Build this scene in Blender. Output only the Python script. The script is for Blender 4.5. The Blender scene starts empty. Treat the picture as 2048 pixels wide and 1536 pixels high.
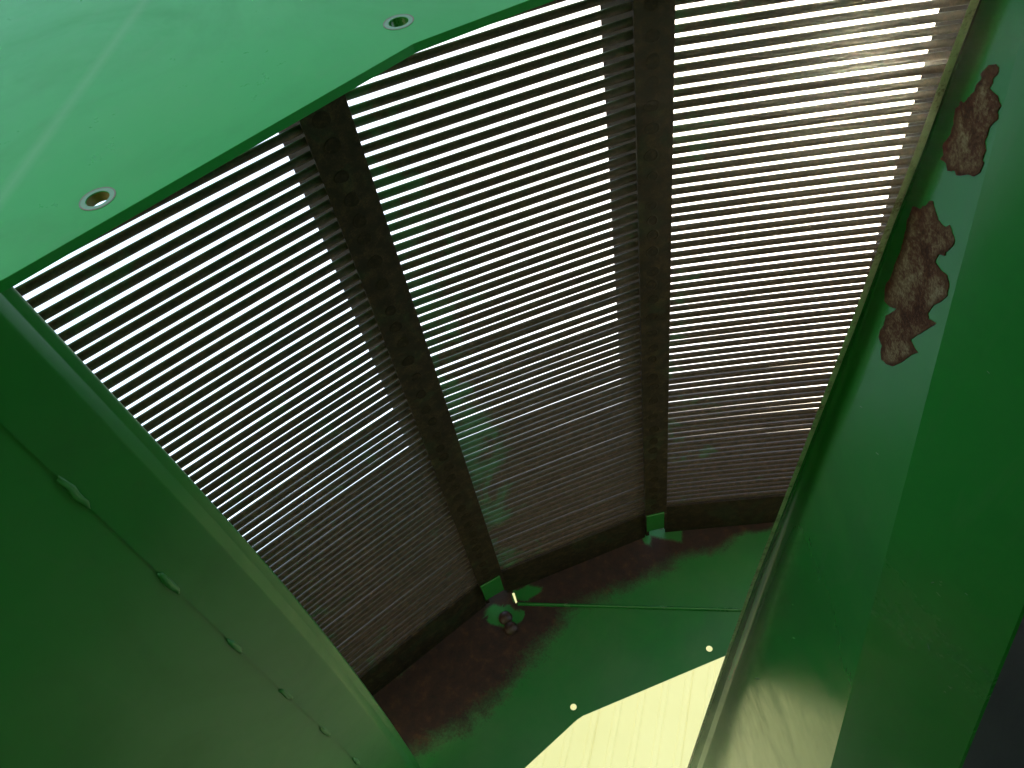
import bpy, bmesh, math, random
from mathutils import Vector, Matrix, noise

random.seed(7)
S = bpy.context.scene
COL = S.collection

# ------------------------------------------------------------------ camera, sky, sun, exposure
P = 0.016                       # rod pitch of the screen in metres; machine geometry below is in pitches
CAM_Z = 1.70
FPX = 1600.0                    # focal length in pixels of a 2048 px wide frame
R = Matrix(((0.95431134, -0.12050835, 0.27343667),
            (0.13868221, -0.63193339, -0.76251389),
            (0.26468305, 0.76559645, -0.58634883)))
ORIGIN = Vector((0, 0, CAM_Z))
cam_d = bpy.data.cameras.new('camera')
cam_d.lens = FPX / 2048 * 36
cam_d.sensor_width = 36
cam_d.clip_start = 0.01
cam_d.clip_end = 2000
cam = bpy.data.objects.new('camera', cam_d)
COL.objects.link(cam)
cam.matrix_world = Matrix.Translation(ORIGIN) @ R.to_4x4()
S.camera = cam

SUN_DIR = Vector((0.0822, 0.5003, 0.8620)).normalized()
world = bpy.data.worlds.new('World')
S.world = world
world.use_nodes = True
wn = world.node_tree.nodes
sky = wn.new('ShaderNodeTexSky')
sky.sky_type = 'NISHITA'
sky.sun_disc = False
sky.sun_elevation = math.asin(SUN_DIR.z)
sky.sun_rotation = math.atan2(SUN_DIR.x, SUN_DIR.y)
sky.air_density = 1.0
sky.dust_density = 1.5
bg = wn['Background']
bg.inputs['Strength'].default_value = 0.14
world.node_tree.links.new(sky.outputs[0], bg.inputs['Color'])

sun_d = bpy.data.lights.new('sun', 'SUN')
sun_d.energy = 2.2
sun_d.angle = math.radians(0.5)
sun_d.color = (1.0, 0.94, 0.84)
sun = bpy.data.objects.new('sun', sun_d)
COL.objects.link(sun)
sun.rotation_euler = SUN_DIR.to_track_quat('Z', 'Y').to_euler()
sun.location = (2, 6, 14)

S.view_settings.view_transform = 'Standard'
S.view_settings.look = 'None'
S.view_settings.gamma = 1
S.view_settings.use_curve_mapping = False
S.view_settings.exposure = 2.25
S.view_settings.use_white_balance = True
S.view_settings.white_balance_temperature = 8000
S.view_settings.white_balance_tint = 4
S.render.engine = 'CYCLES'
S.cycles.use_denoising = True
S.cycles.max_bounces = 8
S.cycles.diffuse_bounces = 5
S.cycles.glossy_bounces = 5

# ------------------------------------------------------------------ helpers
def W(x, y, z):
    """machine coordinates in pitches (x right, y along the drum, z up, camera at 0) to metres"""
    return Vector((x * P, y * P, z * P + CAM_Z))

def ray(px, py):
    return R @ Vector(((px - 1024) / FPX, -(py - 768) / FPX, -1.0))

def on_y(px, py, Y):
    """(x, z) in pitches where the sight line through a photograph pixel meets the plane y = Y"""
    r = ray(px, py)
    return (r.x * Y / r.y, r.z * Y / r.y)

def on_plane(px, py, n, d):
    r = ray(px, py)
    return r * (d / n.dot(r))

def to_px(v):
    """v in pitches -> photograph pixel"""
    c = R.transposed() @ Vector(v)
    return (1024 + FPX * c.x / -c.z, 768 - FPX * c.y / -c.z)

def empty(name, loc, label, cat, group=None):
    o = bpy.data.objects.new(name, None)
    o.empty_display_size = 0.05
    COL.objects.link(o)
    o.location = loc
    o['label'] = label
    o['category'] = cat
    if group:
        o['group'] = group
    return o

def link(name, me, mat=None, parent=None):
    o = bpy.data.objects.new(name, me)
    COL.objects.link(o)
    if mat is not None and not me.materials:
        me.materials.append(mat)
    if parent is not None:
        o.parent = parent
        o.matrix_parent_inverse = Matrix.Translation(parent.location).inverted()
    return o

def mesh_from(name, verts, faces, smooth=False):
    me = bpy.data.meshes.new(name)
    me.from_pydata([tuple(v) for v in verts], [], faces)
    me.update()
    if smooth:
        for p_ in me.polygons:
            p_.use_smooth = True
    return me

def bm_mesh(name, bm, smooth=False):
    bmesh.ops.recalc_face_normals(bm, faces=bm.faces)
    me = bpy.data.meshes.new(name)
    bm.to_mesh(me)
    bm.free()
    if smooth:
        for p_ in me.polygons:
            p_.use_smooth = True
    return me

def bevel(o, w=0.0006, seg=2):
    m = o.modifiers.new('bevel', 'BEVEL')
    m.width = w
    m.segments = seg
    m.limit_method = 'ANGLE'
    m.angle_limit = math.radians(35)
    return o

def plate_xz(name, outer, holes, y0, y1, mat, parent, cut=None, rust=None):
    """a flat plate in the xz plane between y0 and y1, given by outlines in pitches"""
    bm = bmesh.new()
    loops = [outer] + holes
    for lp in loops:
        vs = [bm.verts.new(W(x, y0, z)) for x, z in lp]
        for a, b in zip(vs, vs[1:] + vs[:1]):
            bm.edges.new((a, b))
    bmesh.ops.triangle_fill(bm, use_beauty=True, use_dissolve=False, edges=bm.edges[:])
    if cut:
        xs = [v.co.x for v in bm.verts]
        zs = [v.co.z for v in bm.verts]
        for axis, lo, hi in ((0, min(xs), max(xs)), (2, min(zs), max(zs))):
            t = lo + cut
            while t < hi:
                co = Vector((0, 0, 0)); no = Vector((0, 0, 0))
                co[axis] = t; no[axis] = 1
                bmesh.ops.bisect_plane(bm, geom=bm.verts[:] + bm.edges[:] + bm.faces[:], plane_co=co, plane_no=no)
                t += cut
    r = bmesh.ops.extrude_face_region(bm, geom=bm.faces[:])
    for e in r['geom']:
        if isinstance(e, bmesh.types.BMVert):
            e.co.y = W(0, y1, 0).y
    me = bm_mesh(name, bm)
    if rust:
        at = me.attributes.new('rust', 'FLOAT', 'POINT')
        for i, v in enumerate(me.vertices):
            at.data[i].value = rust((v.co.x / P, v.co.y / P, (v.co.z - CAM_Z) / P))
    return link(name, me, mat, parent)

def circle(cx, cz, r, n=28):
    return [(cx + r * math.cos(2 * math.pi * k / n), cz + r * math.sin(2 * math.pi * k / n)) for k in range(n)]

def box(name, c, ax, half, mat, parent, bev=0.0):
    """box in metres: centre c, axes ax (3 unit vectors), half sizes"""
    vs = []
    for sx in (-1, 1):
        for sy in (-1, 1):
            for sz in (-1, 1):
                vs.append(c + ax[0] * half[0] * sx + ax[1] * half[1] * sy + ax[2] * half[2] * sz)
    fs = [(0, 1, 3, 2), (4, 6, 7, 5), (0, 4, 5, 1), (2, 3, 7, 6), (0, 2, 6, 4), (1, 5, 7, 3)]
    bm = bmesh.new()
    bv = [bm.verts.new(v) for v in vs]
    for f in fs:
        bm.faces.new([bv[i] for i in f])
    o = link(name, bm_mesh(name, bm), mat, parent)
    if bev:
        bevel(o, bev)
    return o

# ------------------------------------------------------------------ materials
def new_mat(name):
    m = bpy.data.materials.new(name)
    m.use_nodes = True
    nt = m.node_tree
    return m, nt, nt.nodes['Principled BSDF']

def N(nt, t, **kw):
    n = nt.nodes.new(t)
    for k, v in kw.items():
        setattr(n, k, v)
    return n

def noise_tex(nt, scale, detail=4, rough=0.55, vec=None, dist=0.0):
    n = N(nt, 'ShaderNodeTexNoise')
    n.inputs['Scale'].default_value = scale
    n.inputs['Detail'].default_value = detail
    n.inputs['Roughness'].default_value = rough
    n.inputs['Distortion'].default_value = dist
    if vec is not None:
        nt.links.new(vec, n.inputs['Vector'])
    return n

def ramp(nt, fac, stops, mode='LINEAR'):
    r = N(nt, 'ShaderNodeValToRGB')
    r.color_ramp.interpolation = mode
    els = r.color_ramp.elements
    els[0].position, els[0].color = stops[0][0], (*stops[0][1], 1)
    els[1].position, els[1].color = stops[1][0], (*stops[1][1], 1)
    for p_, c in stops[2:]:
        e = els.new(p_)
        e.color = (*c, 1)
    nt.links.new(fac, r.inputs['Fac'])
    return r

def mixc(nt, fac, a, b, blend='MIX'):
    m = N(nt, 'ShaderNodeMix', data_type='RGBA', blend_type=blend)
    for sock, v in ((m.inputs[0], fac), (m.inputs[6], a), (m.inputs[7], b)):
        if hasattr(v, 'links') or isinstance(v, bpy.types.NodeSocket):
            nt.links.new(v, sock)
        elif isinstance(v, (int, float)):
            sock.default_value = v
        else:
            sock.default_value = (*v, 1)
    return m.outputs[2]

def math_n(nt, op, a, b=0.0, clamp=False):
    m = N(nt, 'ShaderNodeMath', operation=op, use_clamp=clamp)
    for sock, v in ((m.inputs[0], a), (m.inputs[1], b)):
        if isinstance(v, bpy.types.NodeSocket):
            nt.links.new(v, sock)
        else:
            sock.default_value = v
    return m.outputs[0]

def bump(nt, h, strength, dist, bsdf):
    b = N(nt, 'ShaderNodeBump')
    b.inputs['Strength'].default_value = strength
    b.inputs['Distance'].default_value = dist
    nt.links.new(h, b.inputs['Height'])
    nt.links.new(b.outputs[0], bsdf.inputs['Normal'])

def pos(nt):
    return N(nt, 'ShaderNodeNewGeometry').outputs['Position']

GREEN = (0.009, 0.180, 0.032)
GREEN_LIT = (0.010, 0.245, 0.050)  # same enamel, brightened in colour for the light on the near plate

def paint(name, base, rough=0.28, dust=0.25, rust_attr=False, streak=None, spec=0.5):
    m, nt, b = new_mat(name)
    p_ = pos(nt)
    n1 = noise_tex(nt, 9, 5, 0.6, p_)
    n2 = noise_tex(nt, 900, 2, 0.5, p_)
    n3 = noise_tex(nt, 55, 6, 0.65, p_, 0.4)
    dustc = tuple(0.8 * c + 0.2 * d for c, d in zip(base, (0.20, 0.22, 0.13)))
    c = mixc(nt, ramp(nt, n1.outputs[0], [(0.40, (0, 0, 0)), (0.72, (dust,) * 3)]).outputs[0], base, dustc)
    spk = ramp(nt, n2.outputs[0], [(0.72, (0, 0, 0)), (0.78, (0.15,) * 3)])
    c = mixc(nt, spk.outputs[0], c, tuple(min(1, 1.3 * x + 0.03) for x in base))
    # long faint rub marks and a film of grime
    sc = N(nt, 'ShaderNodeVectorMath', operation='MULTIPLY')
    nt.links.new(p_, sc.inputs[0]); sc.inputs[1].default_value = (70, 9, 34)
    rub = ramp(nt, noise_tex(nt, 1.0, 6, 0.6, sc.outputs[0], 0.8).outputs[0], [(0.56, (0, 0, 0)), (0.74, (0.30,) * 3)])
    c = mixc(nt, rub.outputs[0], c, tuple(0.75 * x + 0.25 * d for x, d in zip(base, (0.16, 0.18, 0.12))))
    grime = ramp(nt, noise_tex(nt, 4.5, 7, 0.65, p_, 1.2).outputs[0], [(0.46, (0, 0, 0)), (0.74, (0.5,) * 3)])
    c = mixc(nt, grime.outputs[0], c, tuple(0.62 * x + 0.006 for x in base))
    rg = math_n(nt, 'ADD', math_n(nt, 'MULTIPLY', n3.outputs[0], 0.16), rough - 0.08)
    rg = math_n(nt, 'ADD', rg, math_n(nt, 'MULTIPLY', grime.outputs[0], 0.25))
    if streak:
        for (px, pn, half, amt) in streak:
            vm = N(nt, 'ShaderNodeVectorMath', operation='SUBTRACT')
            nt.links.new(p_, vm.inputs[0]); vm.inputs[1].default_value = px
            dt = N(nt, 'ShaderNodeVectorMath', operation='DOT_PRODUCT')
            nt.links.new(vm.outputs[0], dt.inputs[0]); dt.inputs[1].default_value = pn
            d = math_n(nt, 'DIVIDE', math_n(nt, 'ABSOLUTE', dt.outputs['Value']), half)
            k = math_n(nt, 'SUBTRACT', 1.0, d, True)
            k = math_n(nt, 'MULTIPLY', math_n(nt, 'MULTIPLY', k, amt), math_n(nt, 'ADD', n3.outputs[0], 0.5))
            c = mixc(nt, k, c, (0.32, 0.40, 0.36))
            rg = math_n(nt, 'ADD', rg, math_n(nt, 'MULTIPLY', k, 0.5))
    if rust_attr:
        at = N(nt, 'ShaderNodeAttribute', attribute_name='rust')
        nr = noise_tex(nt, 26, 8, 0.72, p_, 0.5)
        nf = noise_tex(nt, 260, 4, 0.6, p_)
        v = math_n(nt, 'ADD', at.outputs['Fac'], math_n(nt, 'MULTIPLY', math_n(nt, 'SUBTRACT', nr.outputs[0], 0.5), 0.5))
        v = math_n(nt, 'ADD', v, math_n(nt, 'MULTIPLY', math_n(nt, 'SUBTRACT', nf.outputs[0], 0.5), 0.28))
        mask = ramp(nt, v, [(0.36, (0, 0, 0)), (0.50, (0.7, 0.7, 0.7)), (0.62, (1, 1, 1))])
        rc = ramp(nt, noise_tex(nt, 40, 6, 0.7, p_).outputs[0],
                  [(0.30, (0.018, 0.008, 0.007)), (0.55, (0.045, 0.016, 0.011)), (0.75, (0.11, 0.042, 0.016))])
        c = mixc(nt, mask.outputs[0], c, rc.outputs[0])
        rg = math_n(nt, 'ADD', rg, math_n(nt, 'MULTIPLY', mask.outputs[0], 0.5), True)
    nt.links.new(c, b.inputs['Base Color'])
    nt.links.new(rg, b.inputs['Roughness'])
    b.inputs['IOR'].default_value = 1.5
    b.inputs['Specular IOR Level'].default_value = spec
    bump(nt, n1.outputs[0], 0.02, 0.002, b)
    return m

def rust_mat(name, stops, rough=0.75, scale=90, bumps=0.4, metal=0.0, green=0.0, spec=0.5, paint_attr=False):
    m, nt, b = new_mat(name)
    p_ = pos(nt)
    n1 = noise_tex(nt, scale, 8, 0.7, p_, 0.3)
    n2 = noise_tex(nt, scale * 9, 4, 0.65, p_)
    f = math_n(nt, 'ADD', math_n(nt, 'MULTIPLY', n1.outputs[0], 0.65), math_n(nt, 'MULTIPLY', n2.outputs[0], 0.35))
    c = ramp(nt, f, stops).outputs[0]
    if green:
        ng = noise_tex(nt, 14, 5, 0.65, p_, 0.6)
        gsrc = ng.outputs[0]
        if paint_attr:
            at = N(nt, 'ShaderNodeAttribute', attribute_name='paint')
            gsrc = math_n(nt, 'ADD', math_n(nt, 'MULTIPLY', gsrc, 0.7), math_n(nt, 'MULTIPLY', at.outputs['Fac'], 0.35))
        k = ramp(nt, gsrc, [(0.53, (0, 0, 0)), (0.62, (green,) * 3)])
        c = mixc(nt, k.outputs[0], c, (0.03, 0.14, 0.06))
    nt.links.new(c, b.inputs['Base Color'])
    nt.links.new(math_n(nt, 'ADD', math_n(nt, 'MULTIPLY', n2.outputs[0], 0.3), rough - 0.15), b.inputs['Roughness'])
    b.inputs['Metallic'].default_value = metal
    b.inputs['Specular IOR Level'].default_value = spec
    bump(nt, f, bumps, 0.0012, b)
    return m

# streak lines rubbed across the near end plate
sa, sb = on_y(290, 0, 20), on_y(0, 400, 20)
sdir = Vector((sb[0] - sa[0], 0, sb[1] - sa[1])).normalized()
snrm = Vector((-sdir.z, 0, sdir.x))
M_near = paint('green_enamel_end_plate', GREEN_LIT, 0.30, 0.25,
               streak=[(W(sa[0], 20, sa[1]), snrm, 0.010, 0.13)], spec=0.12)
M_green = paint('green_enamel', GREEN, 0.22, 0.25)
M_flange = paint('green_enamel_glossy', GREEN, 0.15, 0.45, spec=0.25)
M_tack = paint('green_enamel_over_weld', (0.030, 0.205, 0.055), 0.4, 0.5)
M_far = paint('green_enamel_rusting', GREEN, 0.34, 0.8, rust_attr=True)
M_left = paint('green_enamel_liner', GREEN, 0.33, 0.35)
M_rod = rust_mat('rusty_rod_steel', [(0.30, (0.018, 0.009, 0.006)), (0.50, (0.055, 0.028, 0.019)), (0.70, (0.15, 0.078, 0.050))],
                 rough=0.42, scale=120, bumps=0.25, green=0.6, spec=0.5, paint_attr=True)
M_strip = rust_mat('dark_scaled_steel', [(0.30, (0.010, 0.007, 0.004)), (0.50, (0.026, 0.017, 0.009)), (0.72, (0.085, 0.052, 0.022))],
                   rough=0.85, scale=60, bumps=0.5, green=0.08, spec=0.15)
M_web = rust_mat('rusty_web_steel', [(0.30, (0.014, 0.008, 0.004)), (0.55, (0.030, 0.016, 0.007)), (0.75, (0.085, 0.045, 0.018))],
                 rough=0.9, scale=60, bumps=0.5, spec=0.08)
M_weld = rust_mat('weld_rust', [(0.30, (0.009, 0.006, 0.004)), (0.52, (0.023, 0.015, 0.008)), (0.75, (0.075, 0.048, 0.020))], rough=0.85, scale=150, bumps=0.6, spec=0.1)
M_patch = rust_mat('flaking_rust', [(0.40, (0.040, 0.012, 0.006)), (0.48, (0.085, 0.030, 0.015)), (0.53, (0.13, 0.075, 0.040)), (0.62, (0.23, 0.165, 0.10))],
                   rough=0.9, scale=85, bumps=0.9, spec=0.15)
nt = M_patch.node_tree; b = nt.nodes['Principled BSDF']
old = b.inputs['Base Color'].links[0].from_socket
rim = N(nt, 'ShaderNodeAttribute', attribute_name='rim')
rn = noise_tex(nt, 120, 5, 0.7, pos(nt), 0.5)
rv_ = math_n(nt, 'ADD', rim.outputs['Fac'], math_n(nt, 'MULTIPLY', math_n(nt, 'SUBTRACT', rn.outputs[0], 0.5), 2.2))
rmask = ramp(nt, rv_, [(0.15, (0, 0, 0)), (0.70, (1, 1, 1))])
darkr = ramp(nt, noise_tex(nt, 500, 4, 0.7, pos(nt)).outputs[0], [(0.35, (0.035, 0.011, 0.006)), (0.65, (0.095, 0.034, 0.015))])
nt.links.new(mixc(nt, rmask.outputs[0], darkr.outputs[0], old), b.inputs['Base Color'])
M_edge = rust_mat('bare_lit_edge_steel', [(0.38, (0.16, 0.09, 0.045)), (0.50, (0.55, 0.48, 0.34)), (0.75, (0.75, 0.70, 0.56))], rough=0.4, scale=110, bumps=0.3)  # bare steel, coloured lighter for the light the edge catches
M_bolt = rust_mat('dark_bolt_steel', [(0.35, (0.03, 0.012, 0.010)), (0.65, (0.07, 0.03, 0.022))], rough=0.45, scale=200, bumps=0.2)
M_ring = rust_mat('rust_ring_stain', [(0.38, (0.045, 0.150, 0.075)), (0.50, (0.12, 0.10, 0.07)), (0.66, (0.13, 0.055, 0.04))], rough=0.6, scale=60, bumps=0.1)
M_wash = paint('pale_rubbed_enamel', (0.075, 0.20, 0.10), 0.4, 0.5)
M_zinc = rust_mat('yellowed_primer', [(0.35, (0.09, 0.10, 0.012)), (0.65, (0.22, 0.17, 0.03))], rough=0.6, scale=60, bumps=0.1)
M_dark = rust_mat('shade_black', [(0.35, (0.004, 0.006, 0.004)), (0.65, (0.009, 0.013, 0.008))], rough=0.6, scale=25, bumps=0.15, spec=0.12)  # near-black colour stands in for shade on the corner plate

m, nt, b = new_mat('cream_siding_enamel')
n1 = noise_tex(nt, 0.7, 4, 0.6, pos(nt))
nt.links.new(ramp(nt, n1.outputs[0], [(0.35, (0.80, 0.69, 0.30)), (0.65, (0.84, 0.73, 0.34))]).outputs[0], b.inputs['Base Color'])
b.inputs['Roughness'].default_value = 0.5
M_cream = m
m, nt, b = new_mat('roof_steel')
b.inputs['Base Color'].default_value = (0.35, 0.34, 0.30, 1)
b.inputs['Roughness'].default_value = 0.5
M_roof = m
m, nt, b = new_mat('gravel_yard')
n1 = noise_tex(nt, 30, 8, 0.7, pos(nt))
n2 = noise_tex(nt, 0.4, 4, 0.6, pos(nt))
c = mixc(nt, n2.outputs[0], ramp(nt, n1.outputs[0], [(0.3, (0.16, 0.145, 0.12)), (0.7, (0.38, 0.35, 0.29))]).outputs[0], (0.24, 0.24, 0.14))
nt.links.new(c, b.inputs['Base Color'])
b.inputs['Roughness'].default_value = 0.95
bump(nt, n1.outputs[0], 0.6, 0.02, b)
M_gravel = m

# ------------------------------------------------------------------ the yard and the building behind the machine
bm = bmesh.new()
for x, y in ((-150, -150), (150, -150), (150, 150), (-150, 150)):
    bm.verts.new((x, y, 0))
bm.faces.new(bm.verts[:])
g = link('ground', bm_mesh('ground', bm), M_gravel)
g['kind'] = 'structure'

BY, BX0, BH = 9.0, -3.8, 6.4
PANEL, NPAN, RIB = 0.92, 16, 0.23
bld = empty('metal_building', (BX0 + PANEL * NPAN / 2, BY, 0), 'cream ribbed metal building wall seen through the opening in the far plate', 'building')
prof = []
for k in range(4):
    x = k * RIB
    prof += [(x, 0.0), (x + 0.150, 0.0), (x + 0.168, -0.012), (x + 0.212, -0.012), (x + RIB - 0.001, 0.0)]
prof.append((PANEL + 0.004, -0.003))
vs, fs = [], []
for (x, y) in prof:
    vs += [(x, y, 0.05), (x, y, BH)]
for k in range(len(prof) - 1):
    fs.append((2 * k, 2 * k + 2, 2 * k + 3, 2 * k + 1))
pm = mesh_from('siding_panel', vs, fs)
pm.materials.append(M_cream)
for k in range(NPAN):
    o = link('siding_panel', pm, None, bld)
    o.location = (BX0 + k * PANEL, BY, 0)
AX = (Vector((1, 0, 0)), Vector((0, 1, 0)), Vector((0, 0, 1)))
bw = PANEL * NPAN
box('wall_core', Vector((BX0 + bw / 2, BY + 3.03, BH / 2)), AX, (bw / 2 - 0.02, 3.0, BH / 2 - 0.03), M_cream, bld)
box('eave_trim', Vector((BX0 + bw / 2, BY - 0.05, BH + 0.08)), AX, (bw / 2 + 0.05, 0.06, 0.10), M_cream, bld)
rv = [(BX0 - .1, BY - .02, BH + .05), (BX0 + bw + .1, BY - .02, BH + .05), (BX0 + bw + .1, BY + 3.03, BH + .75), (BX0 - .1, BY + 3.03, BH + .75),
      (BX0 + bw + .1, BY + 6.1, BH + .05), (BX0 - .1, BY + 6.1, BH + .05)]
link('roof', mesh_from('roof', rv, [(0, 1, 2, 3), (3, 2, 4, 5)]), M_roof, bld)

# ------------------------------------------------------------------ the rod screen of the drum
A2 = 35.399
def dirv(a):
    a = math.radians(a)
    return Vector((math.cos(a), math.sin(a)))
def outw(a):
    a = math.radians(a)
    return Vector((-math.sin(a), math.cos(a)))
R1 = Vector((-26.381, 41.315)); L2 = Vector((-9.947, 52.994))
L1 = Vector((-28.770, 38.964)); R2 = Vector((-7.326, 54.286))
A1, A3 = A2 + 18.3, A2 - 18.3
R0 = L1 - dirv(A1) * 20.4
L3 = R2 + dirv(A3) * 20.9
CENTER = Vector((24.0, -12.3))
Y_IN, Y_OUT = 21.0, 93.6          # rods lie between these, end bands beyond
Y_NEAR, Y_FAR = 20.0, 100.0
ROD_R, ST = 0.306, 0.30

screen = empty('rod_screen', W(CENTER.x, 58, CENTER.y - 74), 'curved screen of parallel rusty rods with bright sky between them', 'screen')

def xz(v, Y):
    return W(v.x, Y, v.y)

def rod_mesh(name, a, b, ang, wob, nseg=16, sides=12, tint=(0.2, 0.2, 0.2)):
    """rod from a to b (xz, pitches) with a slight outward bow; y = 0 is its axis, local origin at the middle"""
    mid = (a + b) / 2
    o_ = outw(ang)
    t_ = (b - a).normalized()
    vs, fs = [], []
    for i in range(nseg + 1):
        s = i / nseg
        q = a + (b - a) * s - mid + o_ * 0.13 * 4 * s * (1 - s)
        dy = wob * math.sin(s * 5.3 + wob * 40)
        for k in range(sides):
            th = 2 * math.pi * k / sides
            r = ROD_R * (1 + 0.02 * noise.noise(Vector((i * 1.7, k * 0.9, wob * 90))))
            off = o_ * (r * math.cos(th))
            vs.append(((q.x + off.x) * P, (dy + r * math.sin(th)) * P, (q.y + off.y) * P))
    for i in range(nseg):
        for k in range(sides):
            k2 = (k + 1) % sides
            fs.append((i * sides + k, i * sides + k2, (i + 1) * sides + k2, (i + 1) * sides + k))
    me = mesh_from(name, vs, fs, True)
    me.materials.append(M_rod)
    # leftovers of green paint: strongest at the start, middle or end of the rod
    at = me.attributes.new('paint', 'FLOAT', 'POINT')
    for i in range(nseg + 1):
        s = i / nseg
        v_ = tint[0] + (tint[1] - tint[0]) * min(1, s * 2.6) if s < 0.5 else tint[1] + (tint[2] - tint[1]) * max(0, s * 2 - 1)
        for k in range(sides):
            at.data[i * sides + k].value = v_
    return me, mid

def panel(a, b, ang, n_off, tint):
    rnd = random.Random(int(ang * 100))
    off = outw(ang) * (ST + ROD_R + 0.02)
    variants = [rod_mesh('rod', a + off, b + off, ang, w, tint=tint) for w in (0.006, -0.01, 0.016, -0.006)]
    Y = Y_IN + n_off
    while Y < Y_OUT:
        me, mid = variants[rnd.randrange(4)]
        o = link('rod', me, None, screen)
        jy = rnd.gauss(0, 0.016) + (rnd.choice((-1, 1)) * 0.07 if rnd.random() < 0.07 else 0)
        o.location = xz(mid + outw(ang) * rnd.gauss(0, 0.015), Y + jy)
        # a very small skew, different for every rod
        t_ = Vector((math.cos(math.radians(ang)), 0, math.sin(math.radians(ang))))
        o_ = Vector((-t_.z, 0, t_.x))
        o.rotation_mode = 'QUATERNION'
        o.rotation_quaternion = Matrix.Rotation(rnd.gauss(0, 0.0007), 3, o_).to_quaternion()
        Y += 1.0

panel(R0, L1 + dirv(A1) * 0.6, A1, 0.15, (0.38, 0.28, 0.32))
panel(R1 - dirv(A2) * 1.2, L2 + dirv(A2) * 0.6, A2, 0.30, (0.85, 0.22, 0.30))
panel(R2 - dirv(A3) * 1.2, L3 + dirv(A3) * 0.6, A3, 0.62, (0.55, 0.25, 0.20))

def along_y(name, sec, y0, y1, mat, parent, smooth=False, bev=0.0, ny=1, wob=0.0):
    """sweep a closed cross-section (list of xz Vectors in pitches) along y"""
    vs, fs = [], []
    n = len(sec)
    for j in range(ny + 1):
        Y = y0 + (y1 - y0) * j / ny
        for k, q in enumerate(sec):
            w = wob * noise.noise(Vector((Y * 0.13, k * 3.1, 2.0)))
            vs.append(W(q.x + w, Y, q.y + w))
    for j in range(ny):
        for k in range(n):
            k2 = (k + 1) % n
            fs.append((j * n + k, j * n + k2, (j + 1) * n + k2, (j + 1) * n + k))
    fs.append(tuple(range(n)))
    fs.append(tuple(range(ny * n, ny * n + n)))
    bm = bmesh.new()
    bv = [bm.verts.new(v) for v in vs]
    for f in fs:
        bm.faces.new([bv[i] for i in f])
    o = link(name, bm_mesh(name, bm, smooth), mat, parent)
    if bev:
        bevel(o, bev)
    return o

def weld_mesh():
    prof = [(0.60, -0.01), (0.58, 0.02), (0.53, 0.045), (0.47, 0.015), (0.40, 0.008), (0.22, 0.02), (0.0, 0.03)]
    n = 14
    vs, fs = [], []
    for r, h in prof[:-1]:
        for k in range(n):
            th = 2 * math.pi * k / n
            rr = r * (1 + 0.05 * math.sin(3 * th + 1))
            vs.append((rr * math.cos(th) * P, rr * math.sin(th) * P, h * P))
    vs.append((0, 0, prof[-1][1] * P))
    for i in range(len(prof) - 2):
        for k in range(n):
            k2 = (k + 1) % n
            fs.append((i * n + k, i * n + k2, (i + 1) * n + k2, (i + 1) * n + k))
    b0 = (len(prof) - 2) * n
    for k in range(n):
        fs.append((b0 + k, b0 + (k + 1) % n, len(vs) - 1))
    me = mesh_from('plug_weld', vs, fs, True)
    me.materials.append(M_weld)
    return me
WELD = weld_mesh()

def rib(L, Rr, ang_in, welds=True):
    t_ = (Rr - L).normalized()
    o_ = Vector((-t_.y, t_.x))
    strip = along_y('rib_strip', [L, Rr, Rr + o_ * ST, L + o_ * ST], Y_NEAR + 0.6, Y_FAR - 3.2, M_strip, screen, bev=0.0008)
    w0 = L + t_ * 0.15 + o_ * (ST + 0.03)
    wt = outw(ang_in)
    along_y('rib_web', [w0, w0 + t_ * 0.45, w0 + t_ * 0.45 + wt * 5.6, w0 + wt * 5.6], Y_NEAR + 0.6, Y_FAR - 0.4, M_web, screen)
    f0 = w0 + wt * 5.6
    along_y('rib_flange', [f0, f0 + t_ * 3.2, f0 + t_ * 3.2 + wt * 0.4, f0 + wt * 0.4], Y_NEAR + 0.6, Y_FAR - 0.4, M_web, screen)
    if welds:
        rnd = random.Random(int(L.x * 10))
        Y = Y_NEAR + 2.5
        c = L + t_ * ((Rr - L).length * 0.42)
        t3 = Vector((t_.x, 0, t_.y)); o3 = Vector((-o_.x, 0, -o_.y)); y3 = Vector((0, 1, 0))
        while Y < Y_FAR - 6:
            wl = link('plug_weld', WELD, None, strip)
            wl.matrix_parent_inverse = Matrix.Identity(4)
            wl.location = xz(c + t_ * rnd.uniform(-0.12, 0.12), Y)
            m3 = Matrix((t3, y3, o3)).transposed() if t3.cross(y3).dot(o3) > 0 else Matrix((-t3, y3, o3)).transposed()
            wl.rotation_mode = 'QUATERNION'
            wl.rotation_quaternion = m3.to_quaternion()
            wl.scale = (rnd.uniform(0.8, 1.1), rnd.uniform(0.8, 1.1), rnd.uniform(0.5, 1.5))
            Y += rnd.choice((1.6, 1.9, 2.3, 2.9, 2.0, 2.4))
    return strip

S1 = rib(L1, R1, A1)
S2 = rib(L2, R2, A2)
R3 = L3 + dirv(A3 - 9.15) * 3.2
S3 = rib(L3, R3, A3)
L0 = R0 - dirv(A1 + 9.15) * 3.2
S0 = rib(L0, R0, A1 + 18.3, welds=False)

# flat end bands that close each panel of rods at the far and near end
for a, b_, ang, last in ((R0, L1, A1, 93.15), (R1, L2, A2, 93.30), (R2, L3, A3, 93.62 - 1)):
    o_ = outw(ang)
    a2_, b2_ = a - dirv(ang) * 0.1, b_ + dirv(ang) * 0.1
    sec = [a2_ + o_ * 0.35, b2_ + o_ * 0.35, b2_ + o_ * 0.9, a2_ + o_ * 0.9]
    along_y('end_band', sec, last + 0.62, Y_FAR - 0.05, M_strip, screen, bev=0.0008)
    along_y('end_band', [q + o_ * 0.05 for q in sec], Y_NEAR + 0.45, Y_IN - 0.3, M_strip, screen, bev=0.0008)

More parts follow.
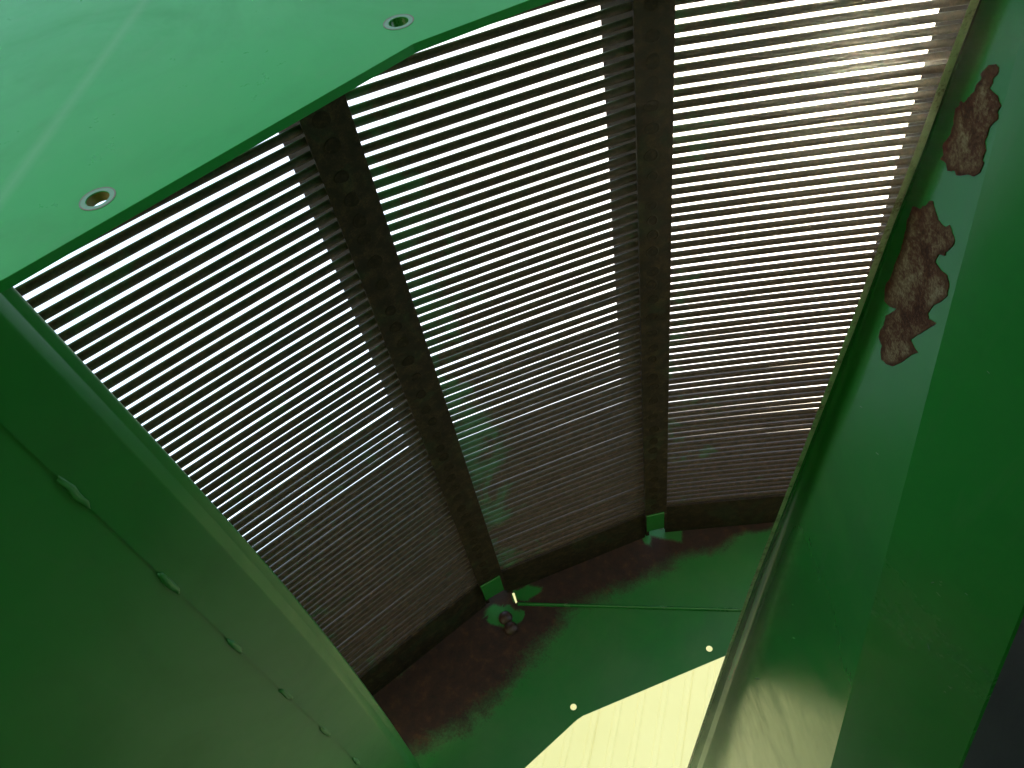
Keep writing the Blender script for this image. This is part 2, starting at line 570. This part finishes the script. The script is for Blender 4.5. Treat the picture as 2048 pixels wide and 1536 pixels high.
# green clips bolted over the far end of the two ribs
def clip(L, Rr, name='end_clip'):
    t_ = (Rr - L).normalized(); o_ = Vector((-t_.y, t_.x))
    w = (Rr - L).length
    a, b_ = L + t_ * 0.1 - o_ * 0.06, L + t_ * (w * 0.86) - o_ * 0.06
    c_ = along_y(name, [a - o_ * 0.22, b_ - o_ * 0.22, b_, a], Y_FAR - 6.6, Y_FAR - 2.6, M_green, screen, bev=0.001)
    bo = along_y('clip_edge', [b_ - o_ * 0.22, b_ + t_ * 0.35 - o_ * 0.22, b_ + t_ * 0.35 + o_ * 0.6, b_ + o_ * 0.6], Y_FAR - 6.2, Y_FAR - 2.2, M_strip, c_, bev=0.001)
    bo.matrix_parent_inverse = Matrix.Identity(4)
    return c_
clip(L1, R1)
clip(L2, R2)

# ------------------------------------------------------------------ end plates
def pts_on_y(px, Y):
    return [on_y(x, y, Y) for x, y in px]

near = empty('end_plate', W(-30, Y_NEAR, 20), 'bright green plate with two bolt holes and an angled lower edge', 'plate')
TH = 0.52
h1, h2 = on_y(797, 44, Y_NEAR), on_y(195, 397.5, Y_NEAR)
edge = pts_on_y([(-420, 800), (-60, 594), (15, 554), (826, 88), (838, 83), (1075, -6), (1500, -160), (2100, -330)], Y_NEAR)
outer = edge + [(24, 64), (24, 92), (-80, 92), (-80, -10), edge[0]][:4]
HR = 0.55
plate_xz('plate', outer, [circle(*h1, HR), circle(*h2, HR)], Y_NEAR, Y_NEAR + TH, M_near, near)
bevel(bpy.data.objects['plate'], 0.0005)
for k, h in enumerate((h1, h2)):
    def ann(name, r0, r1, y, mat):
        n = 40
        vs, fs = [], []
        for i in range(n):
            th = 2 * math.pi * i / n
            for r in (r0, r1):
                vs.append(W(h[0] + r * math.cos(th), y, h[1] + r * math.sin(th)))
        for i in range(n):
            j = (i + 1) % n
            fs.append((2 * i, 2 * i + 1, 2 * j + 1, 2 * j))
        return link(name, mesh_from(name, vs, fs), mat, near)
    ann('washer_mark', HR + 0.02, 0.79, Y_NEAR - 0.012, M_wash)
    ann('rust_ring', 0.79, 0.865, Y_NEAR - 0.016, M_ring)
    # bore liner, primer showing on the inside of the hole
    n = 28
    vs, fs = [], []
    for i in range(n):
        th = 2 * math.pi * i / n
        for y in (Y_NEAR + 0.03, Y_NEAR + TH - 0.02):
            vs.append(W(h[0] + (HR - 0.006) * math.cos(th), y, h[1] + (HR - 0.006) * math.sin(th)))
    for i in range(n):
        j = (i + 1) % n
        fs.append((2 * i, 2 * j, 2 * j + 1, 2 * i + 1))
    link('hole_bore', mesh_from('hole_bore', vs, fs, True), M_zinc if k else M_green, near)

def seg_dist(p, a, b):
    ax, ay = a; bx, by = b
    t = max(0, min(1, ((p[0] - ax) * (bx - ax) + (p[1] - ay) * (by - ay)) / ((bx - ax) ** 2 + (by - ay) ** 2)))
    return math.hypot(p[0] - ax - t * (bx - ax), p[1] - ay - t * (by - ay))

RUST_LINES = [((700, 1480), (860, 1385), 88), ((860, 1385), (985, 1265), 95), ((985, 1262), (1060, 1215), 70),
              ((1040, 1180), (1290, 1080), 72), ((1290, 1072), (1420, 1056), 46), ((1420, 1056), (1540, 1045), 16)]
CLEAN = [((985, 1225), (1030, 1232), 20), ((1040, 1190), (1062, 1178), 15), ((1300, 1068), (1355, 1058), 15)]
def rust_val(v):
    p_ = to_px(v)
    r = max(1.0 - 0.5 * seg_dist(p_, a, b) / w for a, b, w in RUST_LINES)
    c = max(1.0 - seg_dist(p_, a, b) / w for a, b, w in CLEAN)
    r = max(0.0, r)
    return r * 0.98 if c < 0 else min(r, 0.1)

far = empty('end_plate', W(0, Y_FAR, 20), 'dark green far plate with rust below the rods and two small light holes', 'plate')
inner_px = [(1050, 1536), (1154, 1440), (1166, 1432), (1455, 1310), (1590, 1253), (1720, 1300)]
inner = pts_on_y(inner_px, Y_FAR)
inner = [(-27.2, 9.1)] + inner + [(24.0, 20.0), (20.0, -4.0), (0.0, -14.0), (-22.0, -8.0)]
seam = [(640, 1640), (735, 1425), (985, 1224), (1036, 1207), (1480, 1220), (2000, 1236)]
seam_lo = [(1999, 1252), (1480, 1236), (1100, 1228), (1036, 1226), (985, 1240), (745, 1440), (660, 1640)]
# upper sheet, with the slit left open beside the first rib
slit = pts_on_y([(1024, 1187), (1029, 1186), (1035, 1206), (1032, 1209)], Y_FAR + 0.3)
def arc_pts(r, a, b, n):
    return [(CENTER.x + r * math.cos(math.radians(a + (b - a) * k / n)), CENTER.y + r * math.sin(math.radians(a + (b - a) * k / n))) for k in range(n + 1)]
up = arc_pts(79, 60, 160, 18) + pts_on_y(seam_lo[::-1], Y_FAR)
plate_xz('upper_sheet', up, [slit], Y_FAR, Y_FAR + 0.25, M_far, far, cut=1.3 * P, rust=rust_val)
fh = [circle(*on_y(x, y, Y_FAR), 0.40, 18) for x, y in ((1147, 1414.5), (1418.5, 1298))]
lo = pts_on_y(seam, Y_FAR) + arc_pts(79, 40, -190, 30)
plate_xz('lower_sheet', lo, fh + [inner], Y_FAR - 0.16, Y_FAR - 0.02, M_far, far, cut=1.3 * P, rust=rust_val)

def dome(name, c, r, axis, mat, parent, sq=0.6):
    bm = bmesh.new()
    bmesh.ops.create_uvsphere(bm, u_segments=16, v_segments=8, radius=r)
    q = Vector((0, 0, 1)).rotation_difference(axis)
    for v in bm.verts:
        v.co = q @ Vector((v.co.x, v.co.y, v.co.z * sq))
    me = bm_mesh(name, bm, True)
    o = link(name, me, mat, parent)
    o.matrix_parent_inverse = Matrix.Translation(parent.location).inverted()
    o.location = c
    return o
la, lb = Vector(on_y(1036, 1209, Y_FAR)), Vector(on_y(1640, 1226, Y_FAR))
lt = (lb - la).normalized(); ln_ = Vector((-lt.y, lt.x))
nb = 8
vs, fs = [], []
for q in (la, lb):
    for k in range(nb + 1):
        th = math.pi * k / nb
        w = q + ln_ * (0.24 * math.cos(th))
        vs.append(W(w.x, Y_FAR - 0.17 - 0.28 * math.sin(th), w.y))
for k in range(nb):
    fs.append((k, k + 1, nb + 2 + k, nb + 1 + k))
link('lap_bead', mesh_from('lap_bead', vs, fs, True), M_green, far)
for px, py in ((1011, 1236), (1022, 1257)):
    q = on_y(px, py, Y_FAR - 0.2)
    dome('bolt_head', W(q[0], Y_FAR - 0.2, q[1]), 0.95 * P, Vector((0, -1, 0)), M_bolt, far, 0.7)

# ------------------------------------------------------------------ green liner plate at the left
lip = Vector(on_y(15, 562, Y_NEAR)); jn = Vector(on_y(-178, 676, Y_NEAR))
dl = (jn - lip).normalized(); nl = Vector((-dl.y, dl.x))
if nl.dot(-lip) < 0:
    nl = -nl
liner = empty('liner_plate', W(lip.x - 10, 60, lip.y - 20), 'dark green sheet with a rolled edge and a row of weld tacks', 'panel')
seam_d = (jn - lip).length

def sweep_sheet(name, prof, y0, y1, ny, mat, parent, bulge=1.0, smooth=True, th=0.06):
    """open profile [(d, n)] along the plate (d from the lip) swept in y, with the sheet's bow"""
    vs, fs = [], []
    m_ = len(prof)
    for side in (0, 1):
        for j in range(ny + 1):
            Y = y0 + (y1 - y0) * j / ny
            bw_ = 1.05 * math.sin(math.pi * max(0, min(1, (Y - 20) / 80)))
            for (d, n_) in prof:
                k = max(0.0, 1 - d / seam_d) * bulge if bulge else 0.0
                q = lip + dl * (d - bw_ * k) + nl * (n_ + 0.10 * noise.noise(Vector((Y * 0.09, d * 0.2, 0))) - side * th)
                vs.append(W(q.x, Y, q.y))
    off = (ny + 1) * m_
    for j in range(ny):
        for k in range(m_ - 1):
            a = j * m_ + k
            fs.append((a, a + 1, a + m_ + 1, a + m_))
            fs.append((off + a, off + a + m_, off + a + m_ + 1, off + a + 1))
        for k in (0, m_ - 1):
            a = j * m_ + k
            fs.append((a, a + m_, off + a + m_, off + a))
    bm = bmesh.new()
    bv = [bm.verts.new(v) for v in vs]
    for f in fs:
        bm.faces.new([bv[i] for i in f])
    me = bm_mesh(name, bm, smooth)
    me.set_sharp_from_angle(angle=math.radians(40))
    return link(name, me, mat, parent)

lipprof = [(0.20, -0.75), (0.04, -0.62), (0.0, -0.48), (0.03, -0.38), (0.10, -0.33), (0.48, -0.32), (0.52, -0.31),
           (0.56, -0.285), (1.02, -0.03), (1.07, -0.012), (1.13, 0.0), (1.2, 0.0), (2.0, 0.0), (3.0, 0.0), (seam_d, 0.0)]
sweep_sheet('upper_sheet', lipprof, Y_NEAR + 0.02, Y_FAR - 0.3, 60, M_left, liner)
# the lower sheet laps behind the upper one; its unseen sweep round the drum is added to block light
lowprof = [(seam_d - 0.9, -0.10), (seam_d + 0.3, -0.10)]
qs = lip + dl * (seam_d + 0.3)
ra = (qs - CENTER).length
a0 = math.degrees(math.atan2(qs.y - CENTER.y, qs.x - CENTER.x))
for k in range(1, 61):
    t = math.radians(a0 + k * 4.7)
    v = CENTER + Vector((math.cos(t), math.sin(t))) * ra - lip
    lowprof.append((v.dot(dl), v.dot(nl) - 0.10))
sweep_sheet('lower_sheet', lowprof, -62, Y_FAR - 0.3, 60, M_left, liner, bulge=0)

def tack(Y, ln, k):
    bm = bmesh.new()
    bmesh.ops.create_icosphere(bm, subdivisions=3, radius=1)
    q0 = lip + dl * (seam_d + 0.0) + nl * 0.02
    for v in bm.verts:
        c = v.co.copy()
        n_ = noise.noise(c * 1.6 + Vector((k * 7.1, 0, 0)))
        c *= 1 + 0.35 * n_
        dd = c.x * 0.22 + 0.10 * noise.noise(Vector((c.y * 2, k, 0)))
        q = q0 + dl * dd + nl * (c.z * 0.11)
        v.co = W(q.x, Y + c.y * ln, q.y)
    return link('weld_tack', bm_mesh('weld_tack', bm, True), M_tack, liner)
# tacks, evenly spaced along the seam
def seam_Y(py):
    lo_, hi_ = 20.0, 100.0
    q = lip + dl * seam_d
    for _ in range(40):
        mid_ = (lo_ + hi_) / 2
        if to_px((q.x, mid_, q.y))[1] < py:
            lo_ = mid_
        else:
            hi_ = mid_
    return lo_
for k, (a, b_) in enumerate(((955, 1012), (1145, 1186), (1278, 1307), (1377, 1399), (1455, 1471), (1516, 1528))):
    ya, yb = seam_Y(a), seam_Y(b_)
    tack((ya + yb) / 2, (yb - ya) / 2, k)

# ------------------------------------------------------------------ folded green panel at the right
E0 = ray(1660, 768) * 26
nf = Vector((-math.cos(math.radians(23)), 0.0, -math.sin(math.radians(23))))
df = nf.dot(E0)
side = empty('side_panel', W(6, 30, 0), 'folded green panel with two flaking rust patches along its edge', 'panel')
edge_px = [(2040, -255), (1945, 0), (1888, 150), (1834, 300), (1772, 460), (1703, 650), (1640, 815), (1584, 960), (1502, 1172), (1440, 1345), (1375, 1536), (1348, 1612)]
crease_px = [(2130, -255), (2062, 0), (2023, 150), (1983, 300), (1941, 460), (1891, 650), (1848, 815), (1811, 960), (1756, 1172), (1711, 1345), (1661, 1536), (1641, 1612)]
def fl(px, py, lift=0.0):
    return on_plane(px, py, nf, df) + nf * lift
rows = []
NS = 8
def interp(lst, s):
    i = min(int(s), len(lst) - 2)
    t = s - i
    return (lst[i][0] + (lst[i + 1][0] - lst[i][0]) * t, lst[i][1] + (lst[i + 1][1] - lst[i][1]) * t)
n2 = Vector((-0.90, -0.25, -0.36)).normalized()
ROWS = 44
fv, ff = [], []
cols_flange = [0.0, 0.03, 0.06, 0.09, 0.12, 0.16, 0.20, 0.24, 0.30, 0.40, 0.60, 0.80, 0.93, 1.0]
for j in range(ROWS + 1):
    s = j / ROWS * (len(edge_px) - 1)
    e = interp(edge_px, s); c = interp(crease_px, s)
    e = (e[0] + 1.6 * noise.noise(Vector((s * 4.0, 0, 0))), e[1])
    for t in cols_flange:
        px, py = e[0] + (c[0] - e[0]) * t, e[1] + (c[1] - e[1]) * t
        # the sheet is turned up towards the viewer near its free edge
        curl = max(0.0, 1 - t / 0.15)
        q = on_plane(px, py, nf, df + 0.018 * fl(px, py).length * curl * curl)
        fv.append(q)
nc = len(cols_flange)
def solid_sheet(name, grid, nrow, ncol, nrm, th, mat, parent, smooth=True):
    vs = [W(*q) for q in grid] + [W(*(q - nrm * th)) for q in grid]
    off = nrow * ncol
    fs = []
    for j in range(nrow - 1):
        for k in range(ncol - 1):
            a = j * ncol + k
            fs.append((a, a + 1, a + ncol + 1, a + ncol))
            fs.append((off + a, off + a + ncol, off + a + ncol + 1, off + a + 1))
    for j in range(nrow - 1):
        for k in (0, ncol - 1):
            a = j * ncol + k
            fs.append((a, a + ncol, off + a + ncol, off + a))
    bm = bmesh.new()
    bv = [bm.verts.new(v) for v in vs]
    for f in fs:
        bm.faces.new([bv[i] for i in f])
    me = bm_mesh(name, bm, smooth)
    me.set_sharp_from_angle(angle=math.radians(40))
    return link(name, me, mat, parent)
solid_sheet('flange', fv, ROWS + 1, nc, nf, 0.12, M_flange, side)
# thin bare edge of the sheet
ev = []
for j in range(ROWS + 1):
    q = fv[j * nc]
    a = q - nf * 0.14
    g_ = (fv[j * nc] - fv[j * nc + 1]).normalized() * 0.035
    ev += [q + nf * 0.03 + g_, a + g_]
vs = [W(*q) for q in ev]
outv = [(fv[j * nc + 1] - fv[j * nc]).normalized() * 0.06 for j in range(ROWS + 1)]
vs += [W(*(ev[2 * j + k] + outv[j])) for j in range(ROWS + 1) for k in (0, 1)]
o2 = 2 * (ROWS + 1)
fs = []
for j in range(ROWS):
    a = 2 * j
    fs += [(a, a + 1, a + 3, a + 2), (o2 + a, o2 + a + 2, o2 + a + 3, o2 + a + 1), (a, a + 2, o2 + a + 2, o2 + a), (a + 1, o2 + a + 1, o2 + a + 3, a + 3)]
bm = bmesh.new()
bv = [bm.verts.new(v) for v in vs]
for f in fs:
    bm.faces.new([bv[i] for i in f])
link('bare_edge', bm_mesh('bare_edge', bm), M_edge, side)

# main face beyond the fold
right_px = [(2900, -255), (2700, 0), (2560, 150), (2440, 300), (2340, 460), (2260, 650), (2195, 815), (2140, 960), (2063, 1172), (1993, 1345), (1917, 1536), (1887, 1612)]
gv = []
cols_face = [0.0, 0.02, 0.06, 0.2, 0.4, 0.6, 0.8, 1.0]
for j in range(ROWS + 1):
    s = j / ROWS * (len(edge_px) - 1)
    c = interp(crease_px, s); r_ = interp(right_px, s)
    base = fl(*c)
    for t in cols_face:
        px, py = c[0] + (r_[0] - c[0]) * t, c[1] + (r_[1] - c[1]) * t
        r3 = ray(px, py)
        q = r3 * (n2.dot(base) / n2.dot(r3))
        gv.append(q)
solid_sheet('face', gv, ROWS + 1, len(cols_face), n2, 0.12, M_green, side)

# unseen wall beside the camera, added to keep light off the interior
box('light_block_wall', W(16, -25, 0), AX, (0.003, 40 * P, 70 * P), M_green, side)

A_ = [(1640,180),(1720,165),(1760,210),(1740,290),(1690,330),(1680,400),(1640,450),(1740,540),(1780,660),(1740,720),(1750,810),(1690,860),(1650,900),(1620,1010),(1590,1080),(1605,1180),(1560,1290),(1580,1330),(1540,1430),(1460,1490),(1400,1460),(1310,1480),(1260,1470),(1240,1420),(1150,1420),(1140,1330),(1070,1280),(1110,1230),(1100,1120),(1180,1000),(1230,880),(1230,780),(1250,690),(1300,640),(1310,600),(1350,620),(1400,560),(1470,480),(1500,400),(1560,340),(1550,270),(1600,220)]
B_ = [(650,85),(675,90),(690,170),(715,240),(770,300),(810,285),(850,410),(830,460),(780,500),(770,530),(720,520),(690,580),(740,650),(790,690),(805,760),(790,850),(740,900),(680,930),(630,1000),(640,1040),(700,1080),(600,1140),(550,1170),(490,1210),(520,1270),(550,1310),(490,1340),(420,1390),(350,1425),(300,1410),(260,1370),(250,1310),(260,1260),(235,1190),(250,1130),(280,1090),(290,1020),(340,990),(385,960),(330,945),(280,900),(290,770),(340,690),(370,590),(410,500),(430,430),(450,340),(470,240),(510,130),(570,150),(620,120)]
patches = [[(1700 + x / 5.885, 100 + y / 5.885) for x, y in A_], [(1700 + x / 4.043, 380 + y / 4.043) for x, y in B_]]
for pi, pl in enumerate(patches):
    pp = []
    for i in range(len(pl)):
        a, b_ = pl[i], pl[(i + 1) % len(pl)]
        for k in range(4):
            t = k / 4
            x, y = a[0] + (b_[0] - a[0]) * t, a[1] + (b_[1] - a[1]) * t
            if pi < 2:
                x += 1.8 * noise.noise(Vector((x * 0.35, y * 0.35, 1))); y += 1.8 * noise.noise(Vector((x * 0.35, y * 0.35, 9)))
            pp.append((x, y))
    bm = bmesh.new()
    vs = [bm.verts.new(W(*fl(x, y, 0.018))) for x, y in pp]
    for a, b_ in zip(vs, vs[1:] + vs[:1]):
        bm.edges.new((a, b_))
    bmesh.ops.triangle_fill(bm, use_beauty=True, use_dissolve=False, edges=bm.edges[:])
    ax1 = Vector((0, 1, 0)); ax2 = nf.cross(ax1).normalized()
    for ax in (ax1, ax2):
        ds = [v.co.dot(ax) for v in bm.verts]
        n_cut = 34 if pi < 2 else 2
        for k in range(1, n_cut):
            t = min(ds) + (max(ds) - min(ds)) * k / n_cut
            bmesh.ops.bisect_plane(bm, geom=bm.verts[:] + bm.edges[:] + bm.faces[:], plane_co=ax * t, plane_no=ax)
    r_ = bmesh.ops.extrude_face_region(bm, geom=bm.faces[:])
    for e_ in r_['geom']:
        if isinstance(e_, bmesh.types.BMVert):
            e_.co -= nf * 0.03 * P
    me = bm_mesh('rust_patch', bm)
    at = me.attributes.new('rim', 'FLOAT', 'POINT')
    for i_, v in enumerate(me.vertices):
        c_ = to_px((v.co.x / P, v.co.y / P, (v.co.z - CAM_Z) / P))
        at.data[i_].value = min(1.0, min(seg_dist(c_, pp[k], pp[(k + 1) % len(pp)]) for k in range(0, len(pp))) / 15.0)
    link('rust_patch', me, M_patch, side)

# small scratches and chips in the paint of the face and the flange
def chip(name, pl, n, d, wpx, parent, mat):
    vs, fs = [], []
    for i_, (x, y) in enumerate(pl):
        a = pl[max(0, i_ - 1)]; b_ = pl[min(len(pl) - 1, i_ + 1)]
        L_ = math.hypot(b_[0] - a[0], b_[1] - a[1])
        ox, oy = -(b_[1] - a[1]) / L_ * wpx, (b_[0] - a[0]) / L_ * wpx
        k = 1.0 if 0 < i_ < len(pl) - 1 else 0.25
        for sg in (-1, 1):
            vs.append(W(*(on_plane(x + ox * sg * k, y + oy * sg * k, n, d + 0.012))))
    for i_ in range(len(pl) - 1):
        fs.append((2 * i_, 2 * i_ + 1, 2 * i_ + 3, 2 * i_ + 2))
    return link(name, mesh_from(name, vs, fs), mat, parent)
for pl, w in (([(1855, 1286), (1857, 1294), (1859, 1302)], 1.2), ([(1862, 1166), (1867, 1164), (1871, 1160)], 1.5),
              ([(1930, 1186), (1935, 1190)], 2.0), ([(1974, 742), (1979, 747)], 2.2)):
    # the face is a ruled sheet: take the plane through the nearest fold point
    cy_ = pl[0][1]
    s_ = next(i_ for i_ in range(len(crease_px) - 1) if crease_px[i_ + 1][1] >= cy_)
    t_ = (cy_ - crease_px[s_][1]) / (crease_px[s_ + 1][1] - crease_px[s_][1])
    cb = fl(*interp(crease_px, s_ + t_))
    chip('paint_scratch', pl, n2, n2.dot(cb), w, side, M_wash)
for pl, w in (([(1511, 1356), (1518, 1358)], 5.0), ([(1720, 812), (1724, 815)], 1.5), ([(1752, 905), (1757, 909)], 2.0), ([(1585, 1275), (1590, 1277)], 1.2)):
    chip('paint_scratch', pl, nf, df, w, side, M_wash)

# ------------------------------------------------------------------ plate in the bottom right corner, its shade put into a black colour
ndk = Vector((-0.80, -0.35, 0.15)).normalized()
ddk = ndk.dot(ray(1985, 1400) * 62)
corner = empty('frame_plate', W(30, 40, -10), 'plate in the bottom right corner, its shade given as a black colour', 'plate')
ck = [on_plane(x, y, ndk, ddk) for x, y in ((1700, 1000), (2250, 900), (2300, 1750), (1750, 1750))]
vs = [W(*q) for q in ck] + [W(*(q - ndk * 0.3)) for q in ck]
bm = bmesh.new()
bv = [bm.verts.new(v) for v in vs]
for f in ((0, 1, 2, 3), (7, 6, 5, 4), (0, 4, 5, 1), (1, 5, 6, 2), (2, 6, 7, 3), (3, 7, 4, 0)):
    bm.faces.new([bv[i] for i in f])
link('sheet', bm_mesh('sheet', bm), M_dark, corner)

# ------------------------------------------------------------------ thin haze added over the yard to make a glow around the sun
bm = bmesh.new()
bmesh.ops.create_cube(bm, size=1)
for v in bm.verts:
    v.co = Vector((v.co.x*400, v.co.y*400, (v.co.z+.5)*8.9-1.0))
hz = link('haze', bm_mesh('haze', bm))
hz['kind']='stuff'
m=bpy.data.materials.new('sun_glow_haze'); m.use_nodes=True
nt=m.node_tree; nt.nodes.remove(nt.nodes['Principled BSDF'])
pv=nt.nodes.new('ShaderNodeVolumePrincipled')
pv.inputs['Color'].default_value=(1,.95,.86,1)
pv.inputs['Density'].default_value=.0032
pv.inputs['Anisotropy'].default_value=.93
nt.links.new(pv.outputs[0], nt.nodes['Material Output'].inputs['Volume'])
hz.data.materials.append(m)
